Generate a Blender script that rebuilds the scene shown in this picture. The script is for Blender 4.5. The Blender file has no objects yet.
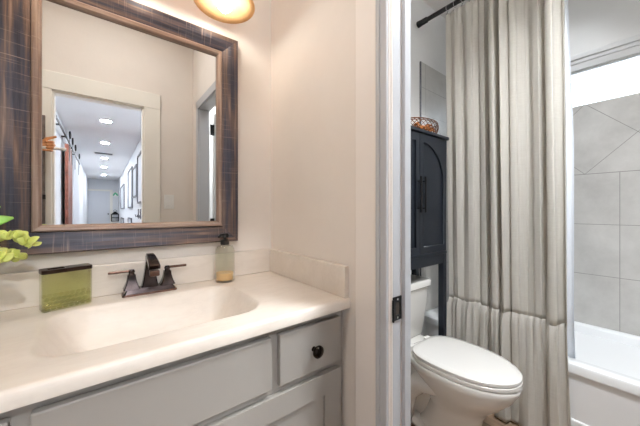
import bpy, bmesh, math, random
from mathutils import Vector, Matrix
random.seed(7)
S = bpy.context.scene
COL = S.collection
PI = math.pi

# ------------------------------------------------------------------ camera
cam_d = bpy.data.cameras.new('camera')
cam_d.sensor_width = 36.0
cam_d.lens = 36.0 * 277.43 / 640.0
cam_d.shift_y = -3.0 / 640.0
cam_d.clip_start = 0.01
cam = bpy.data.objects.new('camera', cam_d)
COL.objects.link(cam)
cam.location = (0, 0, 1.18)
cam.rotation_euler = (PI / 2, 0, -0.6647)
S.camera = cam

# ------------------------------------------------------------------ world, light, exposure
S.view_settings.view_transform = 'Standard'
S.view_settings.look = 'None'
S.view_settings.exposure = 0.0
S.view_settings.gamma = 1.0
S.view_settings.use_curve_mapping = False
S.cycles.use_denoising = True
S.cycles.max_bounces = 10
S.cycles.diffuse_bounces = 6
S.cycles.glossy_bounces = 5
S.cycles.transmission_bounces = 10
S.cycles.transparent_max_bounces = 12
S.cycles.sample_clamp_indirect = 6.0
S.cycles.caustics_reflective = False
S.cycles.caustics_refractive = False
W = bpy.data.worlds.new('overcast_sky')
S.world = W
W.use_nodes = True
W.node_tree.nodes['Background'].inputs[0].default_value = (0.80, 0.90, 1.0, 1)
W.node_tree.nodes['Background'].inputs[1].default_value = 30.0


def area_light(name, loc, rot, sx, sy, power, color, shape='RECTANGLE', portal=False, spread=PI):
    d = bpy.data.lights.new(name, 'AREA')
    d.shape = shape
    d.size = sx
    d.size_y = sy
    d.energy = power
    d.color = color
    d.spread = spread
    o = bpy.data.objects.new(name, d)
    o.location = loc
    o.rotation_euler = rot
    COL.objects.link(o)
    if portal:
        d.cycles.is_portal = True
    return o


P_VANITY_FILL = 6.5
P_BATH_FILL = 34.0
P_TUB_FILL = 2.0
P_HALL = 40.0
BULB = 29.0
area_light('window_daylight_portal', (2.60, 0.45, 2.01), (0, PI / 2, 0), 0.24, 0.9, 1, (1, 1, 1), portal=True)
area_light('vanity_fill_glow', (0.05, 0.33, 2.655), (0, 0, 0), 0.30, 0.30, P_VANITY_FILL, (1.0, 0.97, 0.94), 'DISK')  # fill from an unseen ceiling light added to the vanity room
area_light('bath_fill_glow', (1.05, -0.10, 2.655), (0, 0, 0), 0.34, 0.34, P_BATH_FILL, (0.93, 0.965, 1.0), 'DISK', spread=math.radians(135))  # unseen toilet room lamp, added to brighten the bathroom
area_light('tub_fill_glow', (2.25, 0.45, 2.725), (0, 0, 0), 0.16, 0.16, P_TUB_FILL, (0.92, 0.96, 1.0), 'DISK', spread=math.radians(95))  # added lamp over the tub, no fixture, brightens tile and liner


# ------------------------------------------------------------------ material helpers
def lin(c):
    def f(x):
        x /= 255.0
        return x / 12.92 if x <= 0.04045 else ((x + 0.055) / 1.055) ** 2.4
    return (f(c[0]), f(c[1]), f(c[2]), 1.0)


class NT:
    def __init__(self, name):
        self.m = bpy.data.materials.new(name)
        self.m.use_nodes = True
        self.t = self.m.node_tree
        self.b = self.t.nodes['Principled BSDF']

    def n(self, typ, **kw):
        nd = self.t.nodes.new(typ)
        for k, v in kw.items():
            setattr(nd, k, v)
        return nd

    def l(self, a, b):
        self.t.links.new(a, b)

    def put(self, v, sock):
        if isinstance(v, (int, float)):
            sock.default_value = v
        elif isinstance(v, tuple):
            sock.default_value = v
        else:
            self.l(v, sock)

    def math(self, op, a, b=None, c=None):
        nd = self.n('ShaderNodeMath', operation=op)
        self.put(a, nd.inputs[0])
        if b is not None:
            self.put(b, nd.inputs[1])
        if c is not None:
            self.put(c, nd.inputs[2])
        return nd.outputs[0]

    def coord(self, which='Object'):
        return self.n('ShaderNodeTexCoord').outputs[which]

    def pos(self):
        return self.n('ShaderNodeNewGeometry').outputs['Position']

    def scaled(self, vec, s):
        nd = self.n('ShaderNodeMapping')
        self.l(vec, nd.inputs[0])
        nd.inputs['Scale'].default_value = s
        return nd.outputs[0]

    def noise(self, vec, scale, detail=4.0, rough=0.55):
        nd = self.n('ShaderNodeTexNoise')
        self.l(vec, nd.inputs['Vector'])
        nd.inputs['Scale'].default_value = scale
        nd.inputs['Detail'].default_value = detail
        nd.inputs['Roughness'].default_value = rough
        return nd.outputs['Fac']

    def ramp(self, fac, stops):
        nd = self.n('ShaderNodeValToRGB')
        e = nd.color_ramp.elements
        while len(e) < len(stops):
            e.new(0.5)
        for k, (p, c) in enumerate(stops):
            e[k].position = p
            e[k].color = c
        self.l(fac, nd.inputs[0])
        return nd.outputs[0]

    def mix(self, fac, a, b):
        nd = self.n('ShaderNodeMix', data_type='RGBA')
        self.put(fac, nd.inputs[0])
        self.put(a, nd.inputs[6])
        self.put(b, nd.inputs[7])
        return nd.outputs[2]

    def bump(self, h, strength=0.2, dist=0.002):
        nd = self.n('ShaderNodeBump')
        nd.inputs['Strength'].default_value = strength
        nd.inputs['Distance'].default_value = dist
        self.l(h, nd.inputs['Height'])
        self.l(nd.outputs[0], self.b.inputs['Normal'])

    def set(self, **kw):
        for k, v in kw.items():
            self.put(v, self.b.inputs[k.replace('_', ' ')])
        return self


def plain(name, rgb, rough=0.5, metal=0.0, var=0.04, nscale=8.0, bump=0.0, bscale=120.0, **kw):
    t = NT(name)
    c = lin(rgb)
    v = t.noise(t.coord(), nscale)
    lo = tuple(x * (1 - var) for x in c[:3]) + (1,)
    hi = tuple(min(1, x * (1 + var)) for x in c[:3]) + (1,)
    t.l(t.ramp(v, [(0.3, lo), (0.7, hi)]), t.b.inputs['Base Color'])
    t.set(Roughness=rough, Metallic=metal, **kw)
    if bump:
        t.bump(t.noise(t.coord(), bscale, 3), bump, 0.001)
    return t.m


M = {}
M['wall'] = plain('beige_wall_paint', (229, 222, 215), 0.75, var=0.015, bump=0.35, bscale=90)
M['wall_strip'] = plain('pale_wall_strip', (238, 232, 227), 0.7, var=0.01)  # paler tone of the strip beside the doorway
M['wall_daylit'] = plain('daylit_beige_paint', (228, 228, 227), 0.75, var=0.015, bump=0.2, bscale=90)  # same beige paint as the vanity room, cool daylight mixed into the tone
M['hall_wall'] = plain('hall_wall_paint', (222, 225, 230), 0.7, var=0.01)
M['ceiling'] = plain('ceiling_paint', (232, 230, 227), 0.8, var=0.01)
M['hall_ceiling'] = plain('hall_ceiling_paint', (240, 241, 243), 0.8, var=0.01)
M['trim'] = plain('white_trim_paint', (222, 222, 222), 0.38, var=0.01)
M['door_trim_shaded'] = plain('shaded_white_door_trim', (188, 190, 194), 0.38, var=0.01)  # white trim with its shade put into a greyer tone
M['hall_trim'] = plain('cream_trim_paint', (240, 237, 229), 0.4, var=0.01)
M['cabinet'] = plain('warm_grey_cabinet_paint', (160, 156, 150), 0.42, var=0.015)
M['dark_void'] = plain('cabinet_inside', (70, 62, 55), 0.8)
M['porcelain'] = plain('white_porcelain', (228, 226, 222), 0.14, var=0.005, Coat_Weight=0.4)
M['acrylic'] = plain('white_tub_acrylic', (236, 238, 240), 0.22, var=0.005)
M['black'] = plain('black_matte_metal', (22, 22, 24), 0.4, metal=0.3, var=0.1)
M['navy'] = plain('navy_black_wood_paint', (27, 33, 42), 0.45, var=0.1, nscale=30, bump=0.08, bscale=60)
M['bronze'] = plain('oil_rubbed_bronze', (70, 62, 62), 0.2, metal=1.0, var=0.35, nscale=35)
M['bronze_edge'] = plain('worn_copper_edge', (104, 80, 70), 0.3, metal=1.0, var=0.3, nscale=35)
M['knob'] = plain('dark_bronze_knob', (46, 40, 36), 0.18, metal=1.0, var=0.2, nscale=40)
M['chrome'] = plain('chrome', (220, 220, 222), 0.08, metal=1.0)
M['copper_wire'] = plain('copper_wire', (120, 74, 44), 0.35, metal=0.9, var=0.3, nscale=60)
M['potpourri'] = plain('orange_wood_curls', (205, 128, 66), 0.7, var=0.5, nscale=70)
M['white_matte'] = plain('white_plastic', (238, 238, 236), 0.4)
M['lid_brown'] = plain('dark_brown_metal', (52, 36, 28), 0.3, metal=0.7, var=0.3, nscale=40)
M['hall_door'] = plain('white_door_paint', (214, 218, 226), 0.45, var=0.01)
M['barn_wood'] = plain('red_brown_barn_wood', (112, 62, 48), 0.6, var=0.3, nscale=20)
M['grey_wood'] = plain('weathered_grey_wood', (110, 98, 92), 0.6, var=0.4, nscale=25)
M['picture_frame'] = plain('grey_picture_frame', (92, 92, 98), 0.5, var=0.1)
M['picture_paper'] = plain('pale_picture_paper', (205, 210, 218), 0.6, var=0.08, nscale=6)
M['green_sign'] = plain('green_enamel', (70, 170, 125), 0.4, var=0.1)
M['skin'] = plain('tan_hand_skin', (214, 148, 96), 0.55, var=0.25, nscale=25)  # colour of the photographer's hand
M['leaf'] = plain('bright_green_leaf', (138, 194, 84), 0.4, var=0.25, nscale=30)
M['leaf_pale'] = plain('pale_yellow_green_leaf', (205, 214, 120), 0.45, var=0.2, nscale=40)
M['stem'] = plain('green_stem', (104, 130, 60), 0.5)
M['pot'] = plain('white_ceramic_pot', (228, 222, 214), 0.3)
M['soil'] = plain('dark_soil', (62, 46, 34), 0.9, var=0.4, nscale=60)
M['amber_soap'] = plain('amber_soap', (240, 196, 140), 0.2)
M['liner'] = plain('white_shower_liner', (222, 227, 234), 0.4, var=0.01)
for k in ('leaf', 'leaf_pale'):
    M[k].node_tree.nodes['Principled BSDF'].inputs['Subsurface Weight'].default_value = 0.15
    M[k].node_tree.nodes['Principled BSDF'].inputs['Subsurface Radius'].default_value = (0.01, 0.01, 0.004)


def mk_marble():
    t = NT('cream_cultured_marble')
    p = t.pos()
    a = t.noise(t.scaled(p, (2.2, 5.0, 5.0)), 2.2, 6, 0.6)
    b = t.noise(t.scaled(p, (1.0, 3.5, 3.0)), 5.0, 8, 0.65)
    base = t.ramp(a, [(0.35, lin((218, 209, 199))), (0.65, lin((226, 218, 209)))])
    vein = t.ramp(b, [(0.46, (0, 0, 0, 1)), (0.5, (1, 1, 1, 1)), (0.54, (0, 0, 0, 1))])
    t.l(t.mix(t.math('MULTIPLY', vein, 0.16), base, lin((198, 187, 176))), t.b.inputs['Base Color'])
    t.set(Roughness=0.34)
    return t.m


def mk_frame(name, stops, axis_scale=(3, 60, 60), rough=0.38):
    t = NT(name)
    c = t.coord()
    a = t.noise(t.scaled(c, axis_scale), 1.0, 6, 0.6)
    col = t.ramp(a, stops)
    scr = t.noise(t.scaled(c, (260, 6, 6)), 1.0, 3, 0.6)
    m = t.ramp(scr, [(0.60, (0, 0, 0, 1)), (0.72, (1, 1, 1, 1))])
    col = t.mix(t.math('MULTIPLY', m, 0.55), col, lin((168, 148, 136)))
    t.l(col, t.b.inputs['Base Color'])
    t.set(Roughness=rough, Metallic=0.25)
    t.bump(a, 0.25, 0.002)
    return t.m


def mk_linen():
    t = NT('natural_linen')
    p = t.pos()
    a = t.noise(t.scaled(p, (30, 300, 8)), 1.0, 3)
    b = t.noise(t.scaled(p, (30, 12, 420)), 1.0, 3)
    s = t.math('ADD', a, b)
    nd = t.n('ShaderNodeMapRange')
    t.l(s, nd.inputs[0])
    nd.inputs[1].default_value = 0.7
    nd.inputs[2].default_value = 1.3
    col = t.ramp(nd.outputs[0], [(0.0, lin((226, 222, 215))), (1.0, lin((236, 233, 227)))])
    t.l(col, t.b.inputs['Base Color'])
    t.set(Roughness=0.9)
    t.b.inputs['Sheen Weight'].default_value = 0.15
    tr = t.n('ShaderNodeBsdfTranslucent')
    t.l(col, tr.inputs[0])
    mx = t.n('ShaderNodeMixShader')
    mx.inputs[0].default_value = 0.52
    out = t.t.nodes['Material Output']
    t.l(t.b.outputs[0], mx.inputs[1])
    t.l(tr.outputs[0], mx.inputs[2])
    t.l(mx.outputs[0], out.inputs[0])
    t.bump(s, 0.06, 0.0004)
    return t.m


def mk_tile(name, axis, p0, pc):
    t = NT(name)
    sep = t.n('ShaderNodeSeparateXYZ')
    pos = t.pos()
    t.l(pos, sep.inputs[0])
    p = sep.outputs[axis]
    z = sep.outputs[2]
    T = 0.333
    g = 0.0032

    def dist(v, off, per):
        q = t.math('DIVIDE', t.math('SUBTRACT', v, off), per)
        q = t.math('FRACT', t.math('ADD', q, 100.5))
        return t.math('MULTIPLY', t.math('ABSOLUTE', t.math('SUBTRACT', q, 0.5)), per)
    straight = t.math('MINIMUM', dist(z, 0.42, T), dist(p, p0, T))
    dia = t.math('ADD', dist(p, pc, 0.47), t.math('ABSOLUTE', t.math('SUBTRACT', z, 1.655)))
    dia = t.math('MULTIPLY', t.math('ABSOLUTE', t.math('SUBTRACT', dia, 0.235)), 0.7071)
    band = t.math('MULTIPLY', t.math('GREATER_THAN', z, 1.42), t.math('LESS_THAN', z, 1.89))
    edge = t.math('MINIMUM', t.math('ABSOLUTE', t.math('SUBTRACT', z, 1.42)), t.math('ABSOLUTE', t.math('SUBTRACT', z, 1.89)))
    dia = t.math('MINIMUM', dia, edge)
    d = t.math('ADD', t.math('MULTIPLY', band, dia), t.math('MULTIPLY', t.math('SUBTRACT', 1.0, band), straight))
    grout = t.math('LESS_THAN', d, g * 0.5)
    a = t.noise(pos, 5.0, 8, 0.65)
    b = t.noise(pos, 1.4, 3)
    col = t.ramp(t.math('ADD', t.math('MULTIPLY', a, 0.6), t.math('MULTIPLY', b, 0.4)),
                 [(0.33, lin((172, 170, 166))), (0.5, lin((192, 190, 186))), (0.68, lin((208, 206, 202)))])
    t.l(t.mix(grout, col, lin((138, 136, 132))), t.b.inputs['Base Color'])
    t.set(Roughness=0.42)
    t.bump(t.math('SUBTRACT', 1.0, grout), 0.3, 0.001)
    return t.m


def mk_glass(name, rgb, rough=0.03, ior=1.45, bump=0.0):
    t = NT(name)
    t.set(Base_Color=lin(rgb), Roughness=rough, Transmission_Weight=1.0, IOR=ior)
    v = t.noise(t.coord(), 45.0, 2)
    if bump:
        t.bump(v, bump, 0.003)
    return t.m


def mk_thin(name, rgb, body, ior=1.45, bump=0.0):
    t = NT(name)
    v = t.noise(t.coord(), 60.0, 2)
    tr = t.n('ShaderNodeBsdfTransparent')
    tr.inputs[0].default_value = lin(rgb)
    gl = t.n('ShaderNodeBsdfGlossy')
    gl.inputs['Roughness'].default_value = 0.05
    df = t.n('ShaderNodeBsdfTranslucent')
    df.inputs[0].default_value = lin(rgb)
    fr = t.n('ShaderNodeLayerWeight')
    fr.inputs[0].default_value = 0.5
    bp = t.n('ShaderNodeBump')
    bp.inputs['Strength'].default_value = bump
    bp.inputs['Distance'].default_value = 0.003
    t.l(v, bp.inputs['Height'])
    for q in (gl, df, fr):
        t.l(bp.outputs[0], q.inputs['Normal'])
    m1 = t.n('ShaderNodeMixShader')
    m1.inputs[0].default_value = body
    t.l(tr.outputs[0], m1.inputs[1])
    t.l(df.outputs[0], m1.inputs[2])
    m2 = t.n('ShaderNodeMixShader')
    t.l(t.math('ADD', t.math('MULTIPLY', t.math('POWER', fr.outputs['Facing'], 4.0), 0.75), 0.05), m2.inputs[0])
    t.l(m1.outputs[0], m2.inputs[1])
    t.l(gl.outputs[0], m2.inputs[2])
    t.l(m2.outputs[0], t.t.nodes['Material Output'].inputs[0])
    return t.m


def mk_emit(name, rgb, strength):
    t = NT(name)
    c = lin(rgb)
    t.set(Base_Color=c)
    t.b.inputs['Emission Color'].default_value = c
    t.b.inputs['Emission Strength'].default_value = strength
    return t.m


def mk_shade():
    t = NT('amber_alabaster_glass')
    v = t.noise(t.coord(), 14.0, 5)
    col = t.ramp(v, [(0.3, lin((226, 190, 136))), (0.7, lin((238, 210, 164)))])
    t.l(col, t.b.inputs['Base Color'])
    t.set(Roughness=0.35)
    tr = t.n('ShaderNodeBsdfTranslucent')
    t.l(col, tr.inputs[0])
    mx = t.n('ShaderNodeMixShader')
    mx.inputs[0].default_value = 0.45
    t.l(t.b.outputs[0], mx.inputs[1])
    t.l(tr.outputs[0], mx.inputs[2])
    t.l(mx.outputs[0], t.t.nodes['Material Output'].inputs[0])
    return t.m


def mk_plank(name, c0, c1):
    t = NT(name)
    p = t.pos()
    a = t.noise(t.scaled(p, (30, 2.5, 1)), 1.0, 6)
    sep = t.n('ShaderNodeSeparateXYZ')
    t.l(p, sep.inputs[0])
    q = t.math('FRACT', t.math('MULTIPLY', sep.outputs[0], 6.0))
    gap = t.math('LESS_THAN', q, 0.02)
    col = t.ramp(a, [(0.3, lin(c0)), (0.7, lin(c1))])
    t.l(t.mix(gap, col, lin((60, 48, 40))), t.b.inputs['Base Color'])
    t.set(Roughness=0.4)
    return t.m


M['marble'] = mk_marble()
M['frame_dark'] = mk_frame('weathered_dark_frame_wood', [(0.30, lin((34, 32, 40))), (0.44, lin((60, 59, 72))), (0.56, lin((98, 82, 76))), (0.72, lin((152, 126, 112)))])
M['frame_lip'] = mk_frame('copper_brown_frame_lip', [(0.3, lin((110, 92, 84))), (0.5, lin((148, 126, 114))), (0.75, lin((186, 168, 156)))])
M['linen'] = mk_linen()
M['tile_side'] = mk_tile('grey_stone_tile', 1, 0.209, 0.369)
M['tile_end'] = mk_tile('grey_stone_tile_end', 0, 1.90, 2.005)
M['green_glass'] = mk_thin('pale_green_glass', (251, 252, 236), 0.08, 1.45, 0.25)
M['soap_glass'] = mk_thin('ribbed_pale_glass', (253, 254, 251), 0.06, 1.45, 0.3)
M['pane'] = mk_glass('window_glass', (250, 252, 255), 0.0, 1.02)
M['bulb'] = mk_emit('lit_bulb', (255, 245, 231), BULB)
M['shade'] = mk_shade()
M['lamp_disc'] = mk_emit('lit_ceiling_diffuser', (255, 248, 238), 4.0)
M['hall_disc'] = mk_emit('lit_hall_diffuser', (250, 252, 255), 9.0)
M['floor'] = mk_plank('wood_look_floor', (120, 98, 80), (156, 132, 110))
_m = NT('mirror_silver')
_m.set(Base_Color=(0.80, 0.81, 0.81, 1), Metallic=1.0, Roughness=0.0)
M['mirror'] = _m.m


# ------------------------------------------------------------------ mesh helpers
class MB:
    def __init__(self):
        self.bm = bmesh.new()

    def face(self, pts):
        vs = [self.bm.verts.new(p) for p in pts]
        return self.bm.faces.new(vs)

    def box(self, x0, y0, z0, x1, y1, z1, bev=0.0, seg=2, mat=None):
        b = bmesh.new()
        r = bmesh.ops.create_cube(b, size=1.0)
        for v in r['verts']:
            v.co = Vector((x0 + (v.co.x + 0.5) * (x1 - x0), y0 + (v.co.y + 0.5) * (y1 - y0), z0 + (v.co.z + 0.5) * (z1 - z0)))
        if bev:
            bmesh.ops.bevel(b, geom=b.edges[:], offset=bev, segments=seg, affect='EDGES', profile=0.5)
        if mat is not None:
            b.transform(mat)
        self.join(b)
        return self

    def join(self, b):
        me = bpy.data.meshes.new('tmp')
        b.to_mesh(me)
        b.free()
        self.bm.from_mesh(me)
        bpy.data.meshes.remove(me)

    def loft(self, rings, cap=True, closed=True):
        prev = None
        first = None
        for ring in rings:
            vs = [self.bm.verts.new(p) for p in ring]
            if prev:
                n = len(vs)
                for i in range(n if closed else n - 1):
                    self.bm.faces.new((prev[i], prev[(i + 1) % n], vs[(i + 1) % n], vs[i]))
            else:
                first = vs
            prev = vs
        if cap:
            self.bm.faces.new(list(reversed(first)))
            self.bm.faces.new(prev)
        return self

    def lathe(self, prof, c, seg=32, cap=True, axis='Z'):
        rings = []
        for r, h in prof:
            ring = []
            for i in range(seg):
                a = 2 * PI * i / seg
                u, v = r * math.cos(a), r * math.sin(a)
                if axis == 'Z':
                    ring.append((c[0] + u, c[1] + v, c[2] + h))
                elif axis == 'Y':
                    ring.append((c[0] + u, c[1] + h, c[2] - v))
                else:
                    ring.append((c[0] + h, c[1] + u, c[2] + v))
            rings.append(ring)
        return self.loft(rings, cap)

    def tube(self, path, rad, seg=10, cap=True):
        P = [Vector(p) for p in path]
        R = rad if isinstance(rad, (list, tuple)) else [rad] * len(P)
        rings = []
        up = Vector((0, 0, 1))
        n0 = None
        for i, p in enumerate(P):
            t = (P[min(i + 1, len(P) - 1)] - P[max(i - 1, 0)]).normalized()
            if n0 is None:
                n0 = t.cross(up if abs(t.z) < 0.9 else Vector((1, 0, 0))).normalized()
            else:
                n0 = (n0 - t * n0.dot(t)).normalized()
            b0 = t.cross(n0)
            rings.append([p + (n0 * math.cos(2 * PI * k / seg) + b0 * math.sin(2 * PI * k / seg)) * R[i] for k in range(seg)])
        return self.loft(rings, cap)

    def plate(self, outer, inner, fn, d0, d1):
        """flat plate with an opening; outer / inner are 2D loops, fn(u, v, d) -> point"""
        b = bmesh.new()
        for loop in (outer, inner):
            if not loop:
                continue
            vs = [b.verts.new(fn(p[0], p[1], d0)) for p in loop]
            for i in range(len(vs)):
                b.edges.new((vs[i], vs[(i + 1) % len(vs)]))
        bmesh.ops.triangle_fill(b, edges=b.edges[:], use_beauty=True)
        r = bmesh.ops.extrude_face_region(b, geom=b.faces[:])
        dv = Vector(fn(0, 0, d1)) - Vector(fn(0, 0, d0))
        for e in r['geom']:
            if isinstance(e, bmesh.types.BMVert):
                e.co += dv
        bmesh.ops.recalc_face_normals(b, faces=b.faces[:])
        self.join(b)
        return self

    def build(self, name, mat, parent=None, smooth=False, origin='base', fix=True, angle=None):
        if fix:
            bmesh.ops.recalc_face_normals(self.bm, faces=self.bm.faces[:])
        me = bpy.data.meshes.new(name)
        xs = [v.co for v in self.bm.verts]
        if origin == 'base':
            lo = Vector((min(c.x for c in xs), min(c.y for c in xs), min(c.z for c in xs)))
            hi = Vector((max(c.x for c in xs), max(c.y for c in xs), max(c.z for c in xs)))
            og = Vector(((lo.x + hi.x) / 2, (lo.y + hi.y) / 2, lo.z))
        else:
            og = Vector(origin)
        for v in self.bm.verts:
            v.co -= og
        self.bm.to_mesh(me)
        self.bm.free()
        me.materials.append(M[mat] if isinstance(mat, str) else mat)
        if smooth:
            for p in me.polygons:
                p.use_smooth = True
            if angle:
                me.set_sharp_from_angle(angle=math.radians(angle))
        o = bpy.data.objects.new(name, me)
        COL.objects.link(o)
        o.location = og
        if parent is not None:
            o.parent = parent
            base = parent.location.copy()
            pp = parent.parent
            while pp is not None:
                base = base + pp.location
                pp = pp.parent
            o.location = og - base
        return o


def tag(o, label=None, cat=None, group=None, kind=None):
    if label:
        o['label'] = label
    if cat:
        o['category'] = cat
    if group:
        o['group'] = group
    if kind:
        o['kind'] = kind
    return o


def thing(name, loc, label, cat, group=None):
    o = bpy.data.objects.new(name, None)
    o.empty_display_size = 0.05
    COL.objects.link(o)
    o.location = loc
    return tag(o, label, cat, group)


def copy_tree(o, parent=None, loc=None):
    c = o.copy()
    COL.objects.link(c)
    if parent is not None:
        c.parent = parent
    if loc is not None:
        c.location = loc
    for ch in [x for x in COL.objects if x.parent == o]:
        copy_tree(ch, c)
    return c


def struct(o):
    o['kind'] = 'structure'
    return o


def sbox(name, mat, *a, **kw):
    return struct(MB().box(*a, **kw).build(name, mat))


# ------------------------------------------------------------------ key planes
E, D, YO, TH = 0.616, 1.154, -0.287, 0.072
CEIL = 2.74
JY0, JY1, HEAD = -0.08, 0.472, 1.998        # bathroom door opening in the right wall
TX, WX, FY = 1.825, 2.555, -0.37            # tub front, window wall, tub end wall
CTOP = 0.9015

# ------------------------------------------------------------------ setting: floors, walls, ceilings
sbox('floor', 'floor', -0.6, -13.6, -0.10, 2.75, 1.30, 0.0)
sbox('ceiling', 'ceiling', -0.52, FY - 0.12, CEIL, 2.75, 1.30, CEIL + 0.08)
sbox('ceiling_hall', 'hall_ceiling', -0.62, -13.6, 2.55, 0.70, YO - TH, 2.63)
sbox('wall_back', 'wall', -0.50, D, 0, E + 0.04, D + 0.11, CEIL)
sbox('wall_bath_back', 'wall_daylit', E + 0.04, D, 0, 2.75, D + 0.11, CEIL)
sbox('wall_left', 'wall', -0.50, YO, 0, -0.40, D, CEIL)
# right wall (with the bathroom doorway): the strip by the doorway stands a little proud
w = MB().box(E, 0.602, 0, E + TH, D, CEIL)
w.box(E, JY1 + 0.0, 0, E + TH, 0.602, CEIL)
w.box(E, JY0, HEAD, E + TH, JY1, CEIL)
w.box(E, YO, 0, E + TH, JY0, CEIL)
struct(w.build('wall_right', 'wall'))
w = MB().box(E - 0.007, JY1 + 0.002, 0, E, 0.602, CEIL, 0.003)
struct(w.build('trim_1', 'wall_strip'))
# opposite wall with the hall opening (seen in the mirror)
HX0, HX1, HH = -0.267, 0.256, 1.985
w = MB().box(-0.50, YO - TH, 0, HX0, YO, CEIL)
w.box(HX1, YO - TH, 0, E + TH, YO, CEIL)
w.box(HX0, YO - TH, HH, HX1, YO, CEIL)
struct(w.build('wall_front', 'wall'))
# bathroom shell
sbox('wall_bath_front', 'wall_daylit', E + TH, FY - 0.1, 0, 2.75, FY, CEIL)
WY0, WY1, WZ0, WZ1 = -0.05, 0.93, 1.883, 2.132
w = MB().box(WX, FY, 0, WX + 0.15, D, WZ0)
w.box(WX, FY, WZ1, WX + 0.15, D, CEIL)
w.box(WX, FY, WZ0, WX + 0.15, WY0, WZ1)
w.box(WX, WY1, WZ0, WX + 0.15, D, WZ1)
struct(w.build('wall_window', 'wall_daylit'))
# tile slabs
TZ = 0.42
w = MB().box(WX - 0.008, FY, TZ, WX, D - 0.008, WZ0)
w.box(WX - 0.008, FY, WZ0, WX, WY0, 2.2)
w.box(WX - 0.008, WY1, WZ0, WX, D - 0.008, 2.2)
struct(w.build('wall_tile_side', 'tile_side'))
struct(MB().box(1.842, D - 0.009, 0.425, WX, D, 2.27).build('wall_tile_end', 'tile_end'))
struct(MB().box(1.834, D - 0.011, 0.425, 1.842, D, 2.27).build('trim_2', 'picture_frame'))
# hall shell
sbox('wall_hall_right', 'hall_wall', 0.58, -13.5, 0, 0.68, YO - TH, 2.55)
sbox('wall_hall_left', 'hall_wall', -0.62, -13.5, 0, -0.50, YO - TH, 2.55)
sbox('wall_hall_end', 'hall_wall', -0.62, -13.6, 0, 0.68, -13.5, 2.55)


# ------------------------------------------------------------------ trim and doors
def casing(name, parts, mat='trim'):
    b = MB()
    for p in parts:
        b.box(*p, 0.004)
    return struct(b.build(name, mat))


cx0 = E - 0.016
casing('trim_3', [(cx0, JY1 + 0.005, 0, E, JY1 + 0.043, HEAD + 0.045),
                  (cx0, JY0 - 0.048, 0, E, JY0 + 0.002, HEAD + 0.045),
                  (cx0, JY0 - 0.048, HEAD, E, JY1 + 0.043, HEAD + 0.06),
                  (cx0 - 0.005, JY1 + 0.026, 0, cx0 + 0.002, JY1 + 0.040, HEAD + 0.045)], 'door_trim_shaded')
# jamb of the bathroom doorway: door rebate, stop, jamb
jb = [(E + 0.005, JY1 - 0.001, 0, E + 0.0400, JY1 + 0.02, HEAD + 0.01), (E + 0.0445, JY1 - 0.012, 0, E + TH, JY1 + 0.02, HEAD + 0.01),
      (E, JY0 - 0.02, 0, E + TH, JY0 + 0.001, HEAD + 0.01), (E, JY0, HEAD - 0.002, E + TH, JY1, HEAD + 0.015)]
b = MB()
for p in jb:
    b.box(*p, 0.0015)
o = struct(b.build('trim_4', 'door_trim_shaded'))
casing('trim_5', [(E + TH, JY1 + 0.006, 0, E + TH + 0.012, JY1 + 0.05, HEAD + 0.05), (E + TH, JY0 - 0.07, 0, E + TH + 0.014, JY0 - 0.022, HEAD + 0.05),
                  (E + TH, JY0 - 0.05, HEAD, E + TH + 0.014, JY1 + 0.05, HEAD + 0.06)])
# casing of the hall opening
casing('trim_6', [(HX0 - 0.111, YO, 0, HX0, YO + 0.018, HH + 0.12), (HX1, YO, 0, HX1 + 0.111, YO + 0.018, HH + 0.12),
                  (HX0 - 0.111, YO, HH, HX1 + 0.111, YO + 0.02, HH + 0.121)], 'hall_trim')
casing('trim_7', [(HX0 - 0.002, YO - TH, 0, HX0 + 0.012, YO + 0.004, HH), (HX1 - 0.012, YO - TH, 0, HX1 + 0.002, YO + 0.004, HH),
                  (HX0, YO - TH, HH - 0.014, HX1, YO + 0.004, HH + 0.002)], 'hall_trim')
sbox('trim_10', 'picture_frame', E + 0.0402, JY1 + 0.0005, 0, E + 0.0442, JY1 + 0.01, HEAD)  # dark gasket strip added to draw the shadow line beside the stop
# strike plate
t = thing('strike_plate', (E + 0.02, JY1 - 0.001, 1.04), 'small black strike plate on the white door jamb', 'strike plate')
MB().plate([(E + 0.004, 0.878), (E + 0.039, 0.878), (E + 0.039, 0.942), (E + 0.004, 0.942)],
           [(E + 0.014, 0.893), (E + 0.030, 0.893), (E + 0.030, 0.927), (E + 0.014, 0.927)],
           lambda u, v, d: (u, d, v), JY1 - 0.004, JY1 - 0.0005).build('plate', 'black', t)
MB().box(E + 0.014, JY1 - 0.0025, 0.893, E + 0.030, JY1 - 0.0005, 0.927).build('latch_hole', 'dark_void', t)
MB().box(E + 0.001, JY1 - 0.006, 0.875, E + 0.006, JY1 - 0.0005, 0.935, 0.001).build('lip', 'black', t)
for zz in (0.885, 0.935):
    MB().lathe([(0.003, -0.0045), (0.003, -0.003)], (E + 0.022, JY1, zz), 12, axis='Y').build('screw', 'chrome', t)

# bathroom door, swung open against the front wall (its hinge side shows in the mirror)
dr = MB().box(0.735, JY0 - 0.055, 0.01, 1.275, JY0 - 0.02, HEAD - 0.01, 0.003).build('door_1', 'trim')
struct(dr)
for z0 in (0.2, 1.02, 1.80):
    MB().box(0.700, JY0 - 0.005, z0, 0.735, JY0 - 0.0005, z0 + 0.09, 0.001).tube([(0.722, JY0 - 0.006, z0), (0.722, JY0 - 0.006, z0 + 0.09)], 0.007).build('hinge', 'black', dr)

MB().lathe([(0.028, 0), (0.028, 0.006), (0.010, 0.012), (0.010, 0.03), (0.026, 0.042), (0.024, 0.058), (0.001, 0.064)], (1.215, JY0 - 0.0205, 0.91), 20, axis='Y').build('door_knob', 'black', dr, True, angle=50)

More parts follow.
